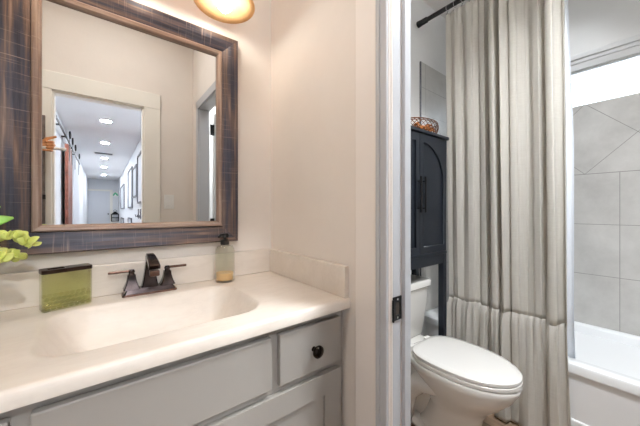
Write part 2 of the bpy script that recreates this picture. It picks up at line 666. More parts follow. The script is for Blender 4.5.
# window: frame, pane, stepped head casing
win = MB().plate([(WY0, WZ0), (WY1, WZ0), (WY1, WZ1), (WY0, WZ1)], [(WY0 + 0.03, WZ0 + 0.012), (WY1 - 0.03, WZ0 + 0.012), (WY1 - 0.03, WZ1 - 0.012), (WY0 + 0.03, WZ1 - 0.012)],
                 lambda u, v, d: (d, u, v), WX + 0.012, WX + 0.05).build('window_1', 'trim')
struct(win)
MB().box(WX + 0.028, WY0 + 0.03, WZ0 + 0.012, WX + 0.034, WY1 - 0.03, WZ1 - 0.012).build('window_pane', 'pane', win)
casing('trim_8', [(WX - 0.006, WY0 - 0.06, WZ1, WX, WY1 + 0.06, WZ1 + 0.045), (WX - 0.010, WY0 - 0.07, WZ1 + 0.045, WX, WY1 + 0.07, WZ1 + 0.072),
                  (WX - 0.016, WY0 - 0.08, WZ1 + 0.072, WX, WY1 + 0.08, WZ1 + 0.106)])
b = MB()
b.box(E + TH, D - 0.012, 0, 1.768, D, 0.10, 0.003)
struct(b.build('baseboard_bath', 'trim'))


# ------------------------------------------------------------------ ceiling lights added out of frame, hall lights in the mirror
def flush_light(name, x, y, label):
    t = thing(name, (x, y, CEIL), label, 'light')
    MB().lathe([(0.19, 0.0), (0.19, -0.03), (0.175, -0.035), (0.175, 0.0)], (x, y, CEIL), 36).build('rim', 'white_matte', t, True, angle=40)
    MB().lathe([(0.174, -0.02), (0.15, -0.05), (0.09, -0.062), (0.01, -0.066)], (x, y, CEIL), 36).build('diffuser', 'lamp_disc', t, True)


flush_light('added_ceiling_light', 0.05, 0.33, 'unseen round flush ceiling light, added over the vanity room')
flush_light('added_ceiling_light', 1.05, -0.10, 'unseen round flush ceiling light, added over the toilet room')

hl = None
for k, (y, what) in enumerate(((-3.05, 'nearest'), (-4.8, 'second nearest'), (-6.9, 'third nearest'), (-8.8, 'fourth nearest'), (-11.2, 'farthest'))):
    lab = 'round recessed hall ceiling light in the mirror, %s of the five' % what
    if hl is None:
        hl = thing('recessed_light', (0.04, y, 2.55), lab, 'light', 'recessed hall lights')
        MB().lathe([(0.075, 0.0), (0.075, -0.006), (0.043, -0.008), (0.043, 0.0)], (0.04, y, 2.55), 24).build('trim_ring', 'white_matte', hl, True, angle=40)
        MB().lathe([(0.042, -0.001), (0.042, -0.012), (0.025, -0.020), (0.01, -0.022)], (0.04, y, 2.55), 24).build('lens', 'hall_disc', hl)
    else:
        c = copy_tree(hl, None, (0.04, y, 2.55))
        c['label'] = lab
    area_light('hall_light_glow', (0.04, y, 2.53), (0, 0, 0), 0.13, 0.13, P_HALL, (0.95, 0.975, 1.0), 'DISK')
area_light('hall_light_glow', (0.0, -1.3, 2.53), (0, 0, 0), 0.13, 0.13, P_HALL, (0.95, 0.975, 1.0), 'DISK')

# ------------------------------------------------------------------ vanity cabinet
VY = 0.663                                   # face frame plane
t = thing('vanity_cabinet', (0.11, 0.9, 0), 'warm grey painted vanity cabinet with drawers under the cream marble top', 'cabinet')
VX0, VX1 = -0.395, 0.611
b = MB()
b.box(VX0, VY + 0.02, 0.0, VX0 + 0.018, D - 0.004, 0.868)
b.box(VX1 - 0.018, VY + 0.02, 0.0, VX1, D - 0.004, 0.868)
b.box(VX0, D - 0.016, 0.1, VX1, D - 0.004, 0.868)
b.box(VX0, VY + 0.02, 0.10, VX1, D - 0.004, 0.118)
b.box(VX0, VY + 0.07, 0.0, VX1, VY + 0.085, 0.10)
b.build('carcass', 'cabinet', t)
b = MB()
b.box(0.588, VY, 0.10, VX1, VY + 0.02, 0.868)
b.box(VX0, VY, 0.10, -0.334, VY + 0.02, 0.868)
for za, zb in ((0.846, 0.868), (0.676, 0.724), (0.10, 0.14)):
    b.box(-0.334, VY, za, 0.588, VY + 0.02, zb)
b.box(0.338, VY, 0.724, 0.380, VY + 0.02, 0.846)
b.box(-0.126, VY, 0.724, -0.084, VY + 0.02, 0.846)
b.box(0.10, VY, 0.14, 0.154, VY + 0.02, 0.676)
b.build('face_frame', 'cabinet', t)
FYD = 0.645


def knob(parent, x, z, label=None):
    k = MB().lathe([(0.008, 0.002), (0.0065, -0.004), (0.006, -0.012), (0.014, -0.016), (0.018, -0.021), (0.0175, -0.026), (0.012, -0.031), (0.002, -0.0325)], (x, FYD, z), 24, axis='Y')
    return k.build('knob', 'knob', parent, True, angle=60)


dw = MB().box(0.371, FYD, 0.709, 0.587, VY - 0.0005, 0.847, 0.003).build('drawer', 'cabinet', t)
knob(dw, 0.482, 0.777)
dw = MB().box(-0.333, FYD, 0.709, -0.117, VY - 0.0005, 0.847, 0.003).build('drawer', 'cabinet', t)
knob(dw, -0.225, 0.777)
MB().box(-0.093, FYD, 0.709, 0.347, VY - 0.0005, 0.847, 0.003).build('false_drawer_front', 'cabinet', t)


def shaker(x0, x1, z0, z1, kx):
    s = 0.062
    d = MB().plate([(x0, z0), (x1, z0), (x1, z1), (x0, z1)], [(x0 + s, z0 + s), (x1 - s, z0 + s), (x1 - s, z1 - s), (x0 + s, z1 - s)],
                   lambda u, v, q: (u, q, v), FYD, VY - 0.0005)
    o = d.build('door', 'cabinet', t)
    MB().box(x0 + s - 0.002, FYD + 0.008, z0 + s - 0.002, x1 - s + 0.002, VY - 0.001, z1 - s + 0.002).build('door_panel', 'cabinet', o)
    knob(o, kx, z1 - 0.06)


shaker(0.136, 0.587, 0.12, 0.688, 0.166)
shaker(-0.333, 0.118, 0.12, 0.688, 0.088)

# ------------------------------------------------------------------ countertop with moulded basin
t = thing('vanity_countertop', (0.11, 0.9, 0.8715), 'cream marble vanity countertop with moulded rectangular basin', 'countertop')
cx_0, cx_1, cy_0, cy_1 = -0.399, 0.6155, 0.630, D - 0.001
SX0, SX1, SY0, SY1, SR = -0.112, 0.374, 0.716, 1.038, 0.085


def basin(x, y):
    mx, my = (SX0 + SX1) / 2, (SY0 + SY1) / 2
    qx = abs(x - mx) - (SX1 - SX0) / 2 + SR
    qy = abs(y - my) - (SY1 - SY0) / 2 + SR
    d = math.hypot(max(qx, 0), max(qy, 0)) + min(max(qx, qy), 0) - SR
    if d >= 0:
        return 0.0
    slope = 0.105
    s = min(1.0, -d / slope)
    s = s ** 1.25
    s = 1 - (1 - s) ** 2.4
    fall = 0.012 * (1 - min(1, math.hypot(x - mx, y - my) / 0.22))
    return -(0.115 * s + fall * s)


NX, NY = 150, 84
b = MB()
grid = []
for j in range(NY + 1):
    row = []
    y = cy_0 + (cy_1 - cy_0) * j / NY
    for i in range(NX + 1):
        x = cx_0 + (cx_1 - cx_0) * i / NX
        z = CTOP + basin(x, y)
        e = y - cy_0
        if e < 0.006:
            z -= 0.006 - math.sqrt(max(0, 0.006 ** 2 - (0.006 - e) ** 2))
        row.append(b.bm.verts.new((x, y, z)))
    grid.append(row)
for j in range(NY):
    for i in range(NX):
        b.bm.faces.new((grid[j][i], grid[j][i + 1], grid[j + 1][i + 1], grid[j + 1][i]))
loop = grid[0][:] + [grid[j][NX] for j in range(1, NY + 1)] + list(reversed(grid[NY][:-1])) + [grid[j][0] for j in range(NY - 1, 0, -1)]
low = [b.bm.verts.new((v.co.x, v.co.y, 0.8715)) for v in loop]
n = len(loop)
for i in range(n):
    b.bm.faces.new((loop[i], low[i], low[(i + 1) % n], loop[(i + 1) % n]))
b.build('top', 'marble', t, True, fix=True, angle=50)
tag(MB().box(cx_0, D - 0.02, CTOP + 0.0003, cx_1, D - 0.001, 1.003, 0.003).build('backsplash', 'marble'),
    'long cream marble backsplash strip below the framed mirror', 'backsplash')
tag(MB().box(E - 0.019, 0.636, CTOP + 0.0003, E - 0.0005, D - 0.0205, 1.003, 0.003).build('side_splash', 'marble'),
    'short cream marble side splash against the right wall', 'backsplash')
MB().lathe([(0.028, 0.0), (0.026, 0.003), (0.014, 0.002), (0.012, -0.004), (0.001, -0.004)], (0.131, 0.879, CTOP - 0.127), 24).build('drain', 'bronze', t, True)

# ------------------------------------------------------------------ framed mirror
MXL, MXR, MZB, MZT = -0.224, 0.445, 1.052, 1.885
t = thing('framed_mirror', ((MXL + MXR) / 2, D, MZB), 'rectangular wall mirror in a weathered brown wooden frame above the faucet', 'mirror')
FW = 0.084
# profile across the frame width: (w from outer edge, depth from wall)
PROF_D = [(0, 0), (0, 0.030), (0.004, 0.034), (0.030, 0.030), (0.062, 0.021), (0.064, 0.0)]
PROF_L = [(0.064, 0.0), (0.064, 0.026), (0.068, 0.0285), (0.078, 0.026), (FW, 0.018), (FW, 0.0)]


def rail(side, prof, name, mat):
    # built along local X, then turned onto its side of the frame
    cxm, czm = (MXL + MXR) / 2, (MZB + MZT) / 2
    hw, hh = (MXR - MXL) / 2, (MZT - MZB) / 2
    L = hw if side in 'TB' else hh
    Rd = hh if side in 'TB' else hw
    b = MB()
    r0 = [(-(L - w), Rd - w, d) for w, d in prof]
    r1 = [((L - w), Rd - w, d) for w, d in prof]
    b.loft([r0, r1])
    o = b.build(name, mat, None, origin=(0, 0, 0))
    ang = {'T': 0, 'R': -PI / 2, 'B': PI, 'L': PI / 2}[side]
    # local x -> along rail, local y -> outwards from centre, local z -> out of the wall (-Y)
    base = Matrix(((1, 0, 0), (0, 0, -1), (0, 1, 0))).to_4x4()
    mat4 = base @ Matrix.Rotation(ang, 4, 'Z')
    o.parent = t
    loc = Vector((cxm, D - 0.0005, czm)) - t.location
    o.matrix_local = Matrix.Translation(loc) @ mat4
    return o


for s in 'TRBL':
    q = rail(s, PROF_D, 'frame_rail', 'frame_dark')
    q2 = rail(s, PROF_L, 'inner_lip', 'frame_lip')
    tag(q2, 'copper brown inner lip')
MB().box(MXL + FW - 0.004, D - 0.0125, MZB + FW - 0.004, MXR - FW + 0.004, D - 0.002, MZT - FW + 0.004).build('mirror_glass', 'mirror', t)

# ------------------------------------------------------------------ vanity light bar
t = thing('vanity_light', (0.11, D, 2.12), 'wall light bar with amber bowl shades and lit bulbs above the mirror', 'light')
MB().box(0.03, D - 0.025, 2.07, 0.19, D - 0.0005, 2.19, 0.008).build('back_plate', 'bronze', t)
MB().tube([(-0.16, 1.03, 2.12), (0.38, 1.03, 2.12)], 0.011).tube([(0.11, 1.13, 2.12), (0.11, 1.03, 2.12)], 0.012).build('bar', 'bronze', t, True)
for x in (0.352, 0.11, -0.132):
    y = 1.015
    s = MB().lathe([(0.026, 0.10), (0.034, 0.098), (0.044, 0.075), (0.060, 0.045), (0.085, 0.018), (0.108, 0.0), (0.105, -0.003),
                    (0.082, 0.013), (0.056, 0.040), (0.040, 0.072), (0.031, 0.094), (0.026, 0.095)], (x, y, 1.935), 40, cap=False).build('lamp_shade', 'shade', t, True)
    MB().tube([(x, 1.03, 2.12), (x, y, 2.09), (x, y, 2.03)], 0.010).lathe([(0.024, 2.045), (0.026, 2.03), (0.024, 2.005)], (x, y, 0), 20).build('socket', 'bronze', t, True, angle=50)
    MB().lathe([(0.012, 0.0), (0.014, -0.02), (0.024, -0.045), (0.029, -0.068), (0.026, -0.086), (0.014, -0.098), (0.001, -0.101)], (x, y, 2.008), 20).build('bulb', 'bulb', t, True)

# ------------------------------------------------------------------ faucet
t = thing('faucet', (0.127, 1.098, CTOP), 'oil rubbed bronze two handle faucet behind the basin', 'faucet')


def frustum(x, y, z0, z1, a0, b0, a1, b1, steps=8, curve=0.0):
    b = MB()
    rings = []
    for i in range(steps + 1):
        q = i / steps
        e = (1 - (1 - q) ** (1 + curve)) if curve else q
        a = a0 + (a1 - a0) * e
        c = b0 + (b1 - b0) * e
        z = z0 + (z1 - z0) * q
        k = min(a, c) * 0.18
        rings.append([(x + sx * (a - k * p), y + sy * (c - k * r), z) for sx, sy, p, r in
                      ((-1, -1, 0, 1), (-1, -1, 1, 0), (1, -1, 1, 0), (1, -1, 0, 1), (1, 1, 0, 1), (1, 1, 1, 0), (-1, 1, 1, 0), (-1, 1, 0, 1))])
    b.loft(rings)
    return b


b = frustum(0.127, 1.100, CTOP, CTOP + 0.006, 0.079, 0.027, 0.078, 0.026, 1)
b.build('base_plate', 'bronze_edge', t)
frustum(0.127, 1.100, CTOP + 0.006, CTOP + 0.021, 0.075, 0.024, 0.066, 0.018, 3).build('base_cover', 'bronze', t)
sp = frustum(0.127, 1.104, CTOP + 0.020, CTOP + 0.122, 0.024, 0.018, 0.012, 0.012, 10, 0.7)
rings = []
for i in range(11):
    q = i / 10
    ang = q * 1.25
    yy = 1.104 - 0.110 * math.sin(ang) / math.sin(1.25)
    zz = CTOP + 0.122 - 0.022 * (1 - math.cos(ang)) / (1 - math.cos(1.25))
    hw = 0.0120 + 0.004 * q
    th_ = 0.0095 - 0.002 * q
    nx = Vector((0, -math.cos(ang * 0.5), -math.sin(ang * 0.5)))
    up = Vector((0, -math.sin(ang * 0.5), math.cos(ang * 0.5)))
    c = Vector((0.127, yy, zz))
    rings.append([c + Vector((sx * hw, 0, 0)) + up * (su * th_) for sx, su in ((-1, -1), (1, -1), (1, 0.6), (0.8, 1), (-0.8, 1), (-1, 0.6))])
sp.loft(rings)
sp.build('spout', 'bronze', t)
MB().box(0.114, 0.984, CTOP + 0.074, 0.140, 1.010, CTOP + 0.092, 0.003).build('aerator', 'bronze_edge', t)
for sgn in (-1, 1):
    hx = 0.127 + sgn * 0.052
    h = frustum(hx, 1.100, CTOP + 0.020, CTOP + 0.066, 0.023, 0.021, 0.011, 0.011, 8, 0.8).build('handle', 'bronze', t)
    q = MB().lathe([(0.009, 0.066), (0.008, 0.072), (0.010, 0.076), (0.007, 0.083), (0.001, 0.084)], (hx, 1.100, CTOP), 16)
    q.build('finial', 'bronze', h, True, angle=50)
    x0, x1 = sorted((hx - sgn * 0.006, hx + sgn * 0.062))
    MB().box(x0, 1.095, CTOP + 0.074, x1, 1.105, CTOP + 0.082, 0.0025).build('lever', 'bronze_edge', h)

# ------------------------------------------------------------------ green glass holder
t = thing('glass_holder', (-0.075, 1.085, CTOP), 'rectangular green glass holder with a dark brown metal top beside the faucet', 'toothbrush holder')
Rz = Matrix.Translation((-0.082, 1.083, CTOP)) @ Matrix.Rotation(math.radians(16), 4, 'Z')


def rring(hx, hy, z, r, seg=5):
    pts = []
    for cxs, cys, a0 in ((1, 1, 0), (-1, 1, 90), (-1, -1, 180), (1, -1, 270)):
        for k in range(seg + 1):
            a = math.radians(a0 + 90 * k / seg)
            pts.append((cxs * (hx - r) + r * math.cos(a), cys * (hy - r) + r * math.sin(a), z))
    return pts


HXX, HYY = 0.054, 0.023
b = MB()
out = [rring(HXX - 0.002, HYY - 0.002, 0.0, 0.008), rring(HXX, HYY, 0.003, 0.008), rring(HXX, HYY, 0.103, 0.008)]
inn = [rring(HXX - 0.004, HYY - 0.004, 0.103, 0.005), rring(HXX - 0.004, HYY - 0.004, 0.012, 0.005), rring(HXX - 0.006, HYY - 0.006, 0.010, 0.005)]
b.loft(out + inn)
# moulded scallops on the lower part of the front and back
for sy in (-1, 1):
    for row in range(3):
        for k in range(8 - row % 2):
            x = -0.044 + 0.0125 * k + (0.006 if row % 2 else 0)
            z = 0.010 + row * 0.012
            s = bmesh.new()
            bmesh.ops.create_icosphere(s, subdivisions=2, radius=0.006)
            for v in s.verts:
                v.co = Vector((x + v.co.x, sy * (HYY - 0.0005) + v.co.y * 0.35, z + v.co.z))
            b.join(s)
b.bm.transform(Rz)
b.build('glass_body', 'green_glass', t, True, angle=40)
b = MB()
b.plate(list(p[:2] for p in rring(HXX + 0.001, HYY + 0.001, 0, 0.008)), [(-0.040, -0.012), (-0.004, -0.012), (-0.004, 0.012), (-0.040, 0.012)], lambda u, v, d: (u, v, d), 0.1035, 0.114)
b.bm.transform(Rz)
b.build('metal_top', 'lid_brown', t)

# ------------------------------------------------------------------ soap dispenser
SXC, SYC = 0.378, 1.088
t = thing('soap_dispenser', (SXC, SYC, CTOP), 'ribbed pale glass soap dispenser with black pump near the side splash', 'soap dispenser')
SEG = 48


def rib(r, h, amp):
    return [(SXC + (r + amp * math.cos(12 * 2 * PI * i / SEG)) * math.cos(2 * PI * i / SEG), SYC + (r + amp * math.cos(12 * 2 * PI * i / SEG)) * math.sin(2 * PI * i / SEG), CTOP + h) for i in range(SEG)]


b = MB()
b.loft([rib(0.033, 0.0, 0), rib(0.036, 0.003, 0.0003), rib(0.036, 0.02, 0.0009), rib(0.036, 0.115, 0.0009), rib(0.035, 0.128, 0.0004), rib(0.030, 0.138, 0), rib(0.014, 0.142, 0), rib(0.014, 0.148, 0),
        rib(0.011, 0.148, 0), rib(0.011, 0.140, 0), rib(0.028, 0.135, 0), rib(0.0325, 0.126, 0), rib(0.0325, 0.008, 0), rib(0.030, 0.006, 0)])
b.build('bottle', 'soap_glass', t, True, angle=60)
MB().lathe([(0.030, 0.0065), (0.0322, 0.009), (0.0322, 0.034), (0.001, 0.034)], (SXC, SYC, CTOP), 32).build('soap', 'amber_soap', t, True, angle=60)
MB().lathe([(0.0155, 0.143), (0.0165, 0.145), (0.0165, 0.160), (0.013, 0.163), (0.006, 0.164), (0.006, 0.172), (0.001, 0.172)], (SXC, SYC, CTOP), 24).build('collar', 'black', t, True, angle=40)
b = MB().lathe([(0.014, 0.172), (0.015, 0.175), (0.015, 0.184), (0.012, 0.187), (0.001, 0.188)], (SXC, SYC, CTOP), 20)
b.tube([(SXC, SYC, CTOP + 0.181), (SXC - 0.025, SYC - 0.02, CTOP + 0.182), (SXC - 0.033, SYC - 0.027, CTOP + 0.176)], [0.006, 0.005, 0.004])
b.build('pump_head', 'black', t, True, angle=40)

# ------------------------------------------------------------------ potted plant at the left end of the counter
PX, PY = -0.284, 0.985
t = thing('potted_plant', (PX, PY, CTOP), 'green and pale yellow succulent plant at the left end of the counter', 'plant')
MB().lathe([(0.045, 0.0), (0.050, 0.004), (0.062, 0.085), (0.060, 0.088), (0.054, 0.084), (0.050, 0.02)], (PX, PY, CTOP), 32).build('pot', 'pot', t, True, angle=50)
MB().lathe([(0.050, 0.066), (0.0535, 0.072), (0.001, 0.076)], (PX, PY, CTOP), 24).build('soil', 'soil', t)


def leaf(b, base, tip, width, thick, up=Vector((0, 0, 1)), bend=0.0, seg=7):
    base, tip = Vector(base), Vector(tip)
    ax = tip - base
    L = ax.length
    ax.normalize()
    side = ax.cross(up)
    if side.length < 1e-3:
        side = ax.cross(Vector((1, 0, 0)))
    side.normalize()
    nn = side.cross(ax)
    rings = []
    for i in range(seg + 1):
        q = i / seg
        wv = width * (math.sin(PI * min(1, 0.12 + 0.86 * q ** 0.9)) ** 0.8) * 0.5 + 0.0006
        c = base + ax * (L * q) + nn * (bend * 4 * q * (1 - q))
        rings.append([c + side * (wv * math.cos(a)) + nn * (thick * math.sin(a) * (0.4 + 0.6 * math.sin(PI * min(1, q + 0.1)) ** 0.5)) for a in [2 * PI * k / 8 for k in range(8)]])
    b.loft(rings)


b = MB()
sm = MB()
c0 = Vector((PX, PY, CTOP + 0.078))
for k in range(10):
    az = math.radians((-95, -20, 35, 110, 165, 215, 255, 300, -55, 5)[k])
    hgt = (0.20, 0.215, 0.235, 0.22, 0.19, 0.19, 0.18, 0.21, 0.20, 0.215)[k]
    r = (0.05, 0.055, 0.05, 0.05, 0.05, 0.05, 0.05, 0.05, 0.05, 0.070)[k]
    top = c0 + Vector((math.cos(az) * r * 0.55, math.sin(az) * r * 0.55, hgt))
    sm.tube([c0, c0.lerp(top, 0.5) + Vector((math.cos(az) * 0.01, math.sin(az) * 0.01, 0)), top], [0.004, 0.003, 0.002], 6)
    for j in range(5):
        q = 0.45 + 0.55 * j / 4
        p = c0.lerp(top, q)
        a2 = az + (j - 2) * 1.25
        out = Vector((math.cos(a2), math.sin(a2), 0.30 + 0.15 * (j % 2)))
        leaf(b, p, p + out * random.uniform(0.068, 0.088), 0.036, 0.0020, up=Vector((0.35 + 0.3 * math.sin(3 * j + k), -0.75, 0.55)).normalized(), bend=0.006)
b.build('broad_leaves', 'leaf', t, True)
b2 = MB()
for k in range(9):
    az = math.radians((-35, -8, 18, -70, 70, 130, 180, 230, 290)[k])
    ln = (0.135, 0.150, 0.125, 0.12, 0.12, 0.11, 0.11, 0.11, 0.11)[k]
    rise = (0.105, 0.135, 0.090, 0.06, 0.07, 0.06, 0.06, 0.06, 0.05)[k]
    path = []
    for i in range(7):
        q = i / 6
        path.append(c0 + Vector((math.cos(az) * ln * q, math.sin(az) * ln * q, rise * math.sin(q * 2.2) / 0.95)))
    sm.tube(path, [0.003] * 6 + [0.0015], 6)
    for i in range(15):
        q = 0.25 + 0.75 * i / 14
        u_ = q * 6
        i0 = min(5, int(u_))
        p = path[i0].lerp(path[i0 + 1], u_ - i0)
        for m in range(3):
            a2 = az + m * 2.1 + i * 0.8
            out = Vector((math.cos(a2), math.sin(a2), random.uniform(0.1, 0.8))).normalized()
            leaf(b2, p, p + out * random.uniform(0.018, 0.025), 0.019, 0.0026, up=Vector((random.uniform(-0.6, 0.6), -0.8, random.uniform(-0.2, 0.8))).normalized(), seg=6)
b2.build('sedum_sprigs', 'leaf_pale', t, True)
sm.build('stems', 'stem', t, True)

# ------------------------------------------------------------------ toilet
TCX = 1.432
t = thing('toilet', (TCX, 0.75, 0), 'white two piece toilet with closed lid between doorway and curtain', 'toilet')


def egg(z, w, yb, yf, ym, n=44, pw=2.0):
    pts = []
    for i in range(n):
        a = 2 * PI * i / n
        sx, cy_ = math.sin(a), math.cos(a)
        if cy_ >= 0:
            y = ym - (ym - yf) * cy_
            x = w * sx
        else:
            e = 2.0 / pw
            x = w * math.copysign(abs(sx) ** e, sx)
            y = ym + (yb - ym) * abs(cy_) ** e
        pts.append((TCX + x, y, z))
    return pts


b = MB()
b.loft([egg(0.0, 0.112, 0.90, 0.572, 0.72, pw=2.6), egg(0.012, 0.114, 0.90, 0.566, 0.72, pw=2.6), egg(0.03, 0.104, 0.89, 0.575, 0.72, pw=2.6), egg(0.10, 0.092, 0.85, 0.575, 0.70, pw=2.4),
        egg(0.17, 0.094, 0.82, 0.565, 0.69, pw=2.2), egg(0.22, 0.112, 0.83, 0.535, 0.68, pw=2.1), egg(0.27, 0.142, 0.86, 0.485, 0.67, pw=2.1), egg(0.32, 0.167, 0.90, 0.440, 0.66, pw=2.2),
        egg(0.36, 0.181, 0.94, 0.418, 0.66, pw=2.4), egg(0.388, 0.185, 0.945, 0.410, 0.66, pw=2.5), egg(0.398, 0.182, 0.94, 0.414, 0.66, pw=2.5), egg(0.401, 0.170, 0.93, 0.425, 0.66, pw=2.5)])
b.box(TCX - 0.15, 0.88, 0.358, TCX + 0.15, 1.11, 0.398, 0.018, 3)
b.box(TCX - 0.10, 0.80, 0.0, TCX + 0.10, 1.05, 0.05, 0.02, 3)
b.box(TCX - 0.05, 0.80, 0.04, TCX + 0.05, 1.02, 0.36, 0.03, 3)
b.build('bowl', 'porcelain', t, True, angle=55)
for sx in (-1, 1):
    xs = TCX + sx * 0.088
    MB().tube([(xs - sx * 0.03, 0.66, 0.27), (xs, 0.74, 0.285), (xs + sx * 0.008, 0.83, 0.27), (xs + sx * 0.010, 0.90, 0.20), (xs + sx * 0.008, 0.93, 0.11), (xs + sx * 0.004, 0.94, 0.02)],
              [0.04, 0.05, 0.054, 0.052, 0.05, 0.052], 20).build('trapway', 'porcelain', t, True)
    MB().lathe([(0.017, 0.0), (0.017, 0.012), (0.012, 0.022), (0.001, 0.025)], (TCX + sx * 0.125, 0.70, 0.0), 16).build('bolt_cap', 'porcelain', t, True)
b = MB()
b.loft([egg(0.402, 0.176, 0.885, 0.413, 0.66, pw=3.2), egg(0.404, 0.181, 0.888, 0.408, 0.66, pw=3.2), egg(0.417, 0.181, 0.888, 0.408, 0.66, pw=3.2), egg(0.420, 0.177, 0.885, 0.412, 0.66, pw=3.2)])
b.build('seat', 'porcelain', t, True, angle=40)
b = MB()
b.loft([egg(0.4225, 0.176, 0.880, 0.414, 0.66, pw=3.4), egg(0.425, 0.180, 0.884, 0.409, 0.66, pw=3.4), egg(0.436, 0.180, 0.884, 0.409, 0.66, pw=3.4), egg(0.442, 0.174, 0.878, 0.416, 0.66, pw=3.4),
        egg(0.446, 0.150, 0.855, 0.445, 0.66, pw=3.2), egg(0.449, 0.09, 0.80, 0.52, 0.66, pw=2.6), egg(0.450, 0.02, 0.70, 0.63, 0.66)])
b.build('lid', 'porcelain', t, True, angle=40)
for sx in (-1, 1):
    MB().box(TCX + sx * 0.08 - 0.022, 0.888, 0.40, TCX + sx * 0.08 + 0.022, 0.915, 0.432, 0.006).build('seat_hinge', 'porcelain', t)


def tank_ring(z, w, y0, y1, r=0.035):
    return [(TCX + p[0], (y0 + y1) / 2 + p[1], z) for p in rring(w, (y1 - y0) / 2, 0, r, 6)]


b = MB()
b.loft([tank_ring(0.399, 0.168, 0.985, 1.118), tank_ring(0.41, 0.176, 0.978, 1.124), tank_ring(0.56, 0.191, 0.962, 1.130), tank_ring(0.704, 0.202, 0.950, 1.134)])
b.build('tank', 'porcelain', t, True, angle=50)
b = MB()
b.loft([tank_ring(0.7045, 0.208, 0.944, 1.138), tank_ring(0.710, 0.213, 0.938, 1.142), tank_ring(0.738, 0.213, 0.938, 1.142), tank_ring(0.746, 0.207, 0.944, 1.137), tank_ring(0.748, 0.19, 0.96, 1.12)])
b.build('tank_lid', 'porcelain', t, True, angle=40)
MB().lathe([(0.014, 0.0), (0.014, -0.012), (0.001, -0.013)], (TCX - 0.14, 0.957, 0.66), 16, axis='Y').box(TCX - 0.15, 0.936, 0.652, TCX - 0.07, 0.944, 0.668, 0.003).build('flush_lever', 'chrome', t)

# ------------------------------------------------------------------ over-toilet cabinet
OX0, OX1, OYF, OYB = 1.130, 1.738, 0.900, 1.132
OZ0, OZ1 = 0.915, 1.645
t = thing('over_toilet_cabinet', (1.434, 1.02, 0), 'tall navy black over-toilet cabinet with arched door panels beside the curtain', 'cabinet')
b = MB()
b.box(OX0, OYF + 0.018, OZ0, OX0 + 0.018, OYB, OZ1 - 0.018)
b.box(OX1 - 0.018, OYF + 0.018, OZ0, OX1, OYB, OZ1 - 0.018)
b.box(OX0 + 0.018, OYF + 0.018, OZ0, OX1 - 0.018, OYB, OZ0 + 0.018)
b.box(OX0 + 0.018, OYB - 0.008, OZ0 + 0.018, OX1 - 0.018, OYB, OZ1 - 0.018)
b.build('carcass', 'navy', t)
MB().box(OX0 - 0.012, OYF - 0.012, OZ1 - 0.018, OX1 + 0.012, OYB + 0.004, OZ1, 0.003).build('cabinet_top', 'navy', t)
MB().box(OX0, OYF - 0.002, OZ0 - 0.012, OX1, OYF + 0.018, OZ0 + 0.006, 0.002).build('bottom_rail', 'navy', t)
MID = 1.434


def arch_door(s):
    # s = +1 right door, -1 left door; arch centre at the meeting stile
    xa, xb = MID + s * 0.0015, MID + s * (OX1 - MID - 0.004)
    za, zb = OZ0 + 0.008, OZ1 - 0.022
    outer = [(xa, za), (xb, za), (xb, zb), (xa, zb)]
    xi, xo = MID + s * 0.036, MID + s * (OX1 - MID - 0.034)
    R = abs(xo - xi)
    zc = zb - 0.045 - R
    inner = [(xi, za + 0.04), (xo, za + 0.04)]
    for k in range(15):
        a = PI / 2 * k / 14
        inner.append((xi + s * R * math.cos(a), zc + R * math.sin(a)))
    b = MB().plate(outer, inner, lambda u, v, d: (u, d, v), OYF, OYF + 0.017)
    o = b.build('door', 'navy', t)
    # moulding bead around the arch and recessed panel
    path = [(p[0] + 0, OYF + 0.003, p[1]) for p in inner] + [(inner[0][0], OYF + 0.003, inner[0][1])]
    MB().tube(path, 0.004, 6).build('bead', 'navy', o, True)
    x0, x1 = sorted((xi - s * 0.004, xo + s * 0.004))
    MB().box(x0, OYF + 0.010, za + 0.036, x1, OYF + 0.016, zb - 0.041).build('door_panel', 'navy', o)
    hx = MID + s * 0.022
    b = MB().box(hx - 0.006, OYF - 0.028, 1.165, hx + 0.006, OYF - 0.018, 1.372, 0.003)
    for zz in (1.19, 1.345):
        b.tube([(hx, OYF + 0.001, zz), (hx, OYF - 0.022, zz)], 0.0045, 10)
    b.build('handle', 'black', o)


arch_door(1)
arch_door(-1)
for x0 in (OX0, OX1 - 0.040):
    for y0 in (OYF, OYB - 0.035):
        MB().box(x0, y0, 0, x0 + 0.040, y0 + 0.035, OZ0 - 0.0125, 0.002).build('leg', 'navy', t)
MB().box(OX0 + 0.04, OYF + 0.003, 0.845, OX1 - 0.04, OYF + 0.021, OZ0 - 0.0125).build('apron', 'navy', t)
MB().box(OX0 + 0.04, OYB - 0.022, 0.16, OX1 - 0.04, OYB - 0.006, 0.20).build('stretcher', 'navy', t)
MB().box(OX0 + 0.005, OYF + 0.035, 0.845, OX0 + 0.022, OYB - 0.035, OZ0 - 0.0125).build('side_apron', 'navy', t)
MB().box(OX1 - 0.022, OYF + 0.035, 0.845, OX1 - 0.005, OYB - 0.035, OZ0 - 0.0125).build('side_apron', 'navy', t)

# ------------------------------------------------------------------ wire basket with contents
BX, BY = 1.590, 0.990
t = thing('wire_basket', (BX, BY, OZ1), 'oval copper wire basket on top of the navy black cabinet', 'basket')
RA, RB, BH = 0.143, 0.080, 0.086


def oval(z, s=1.0, n=40):
    return [(BX + RA * s * math.cos(2 * PI * i / n), BY + RB * s * math.sin(2 * PI * i / n), OZ1 + z) for i in range(n + 1)]


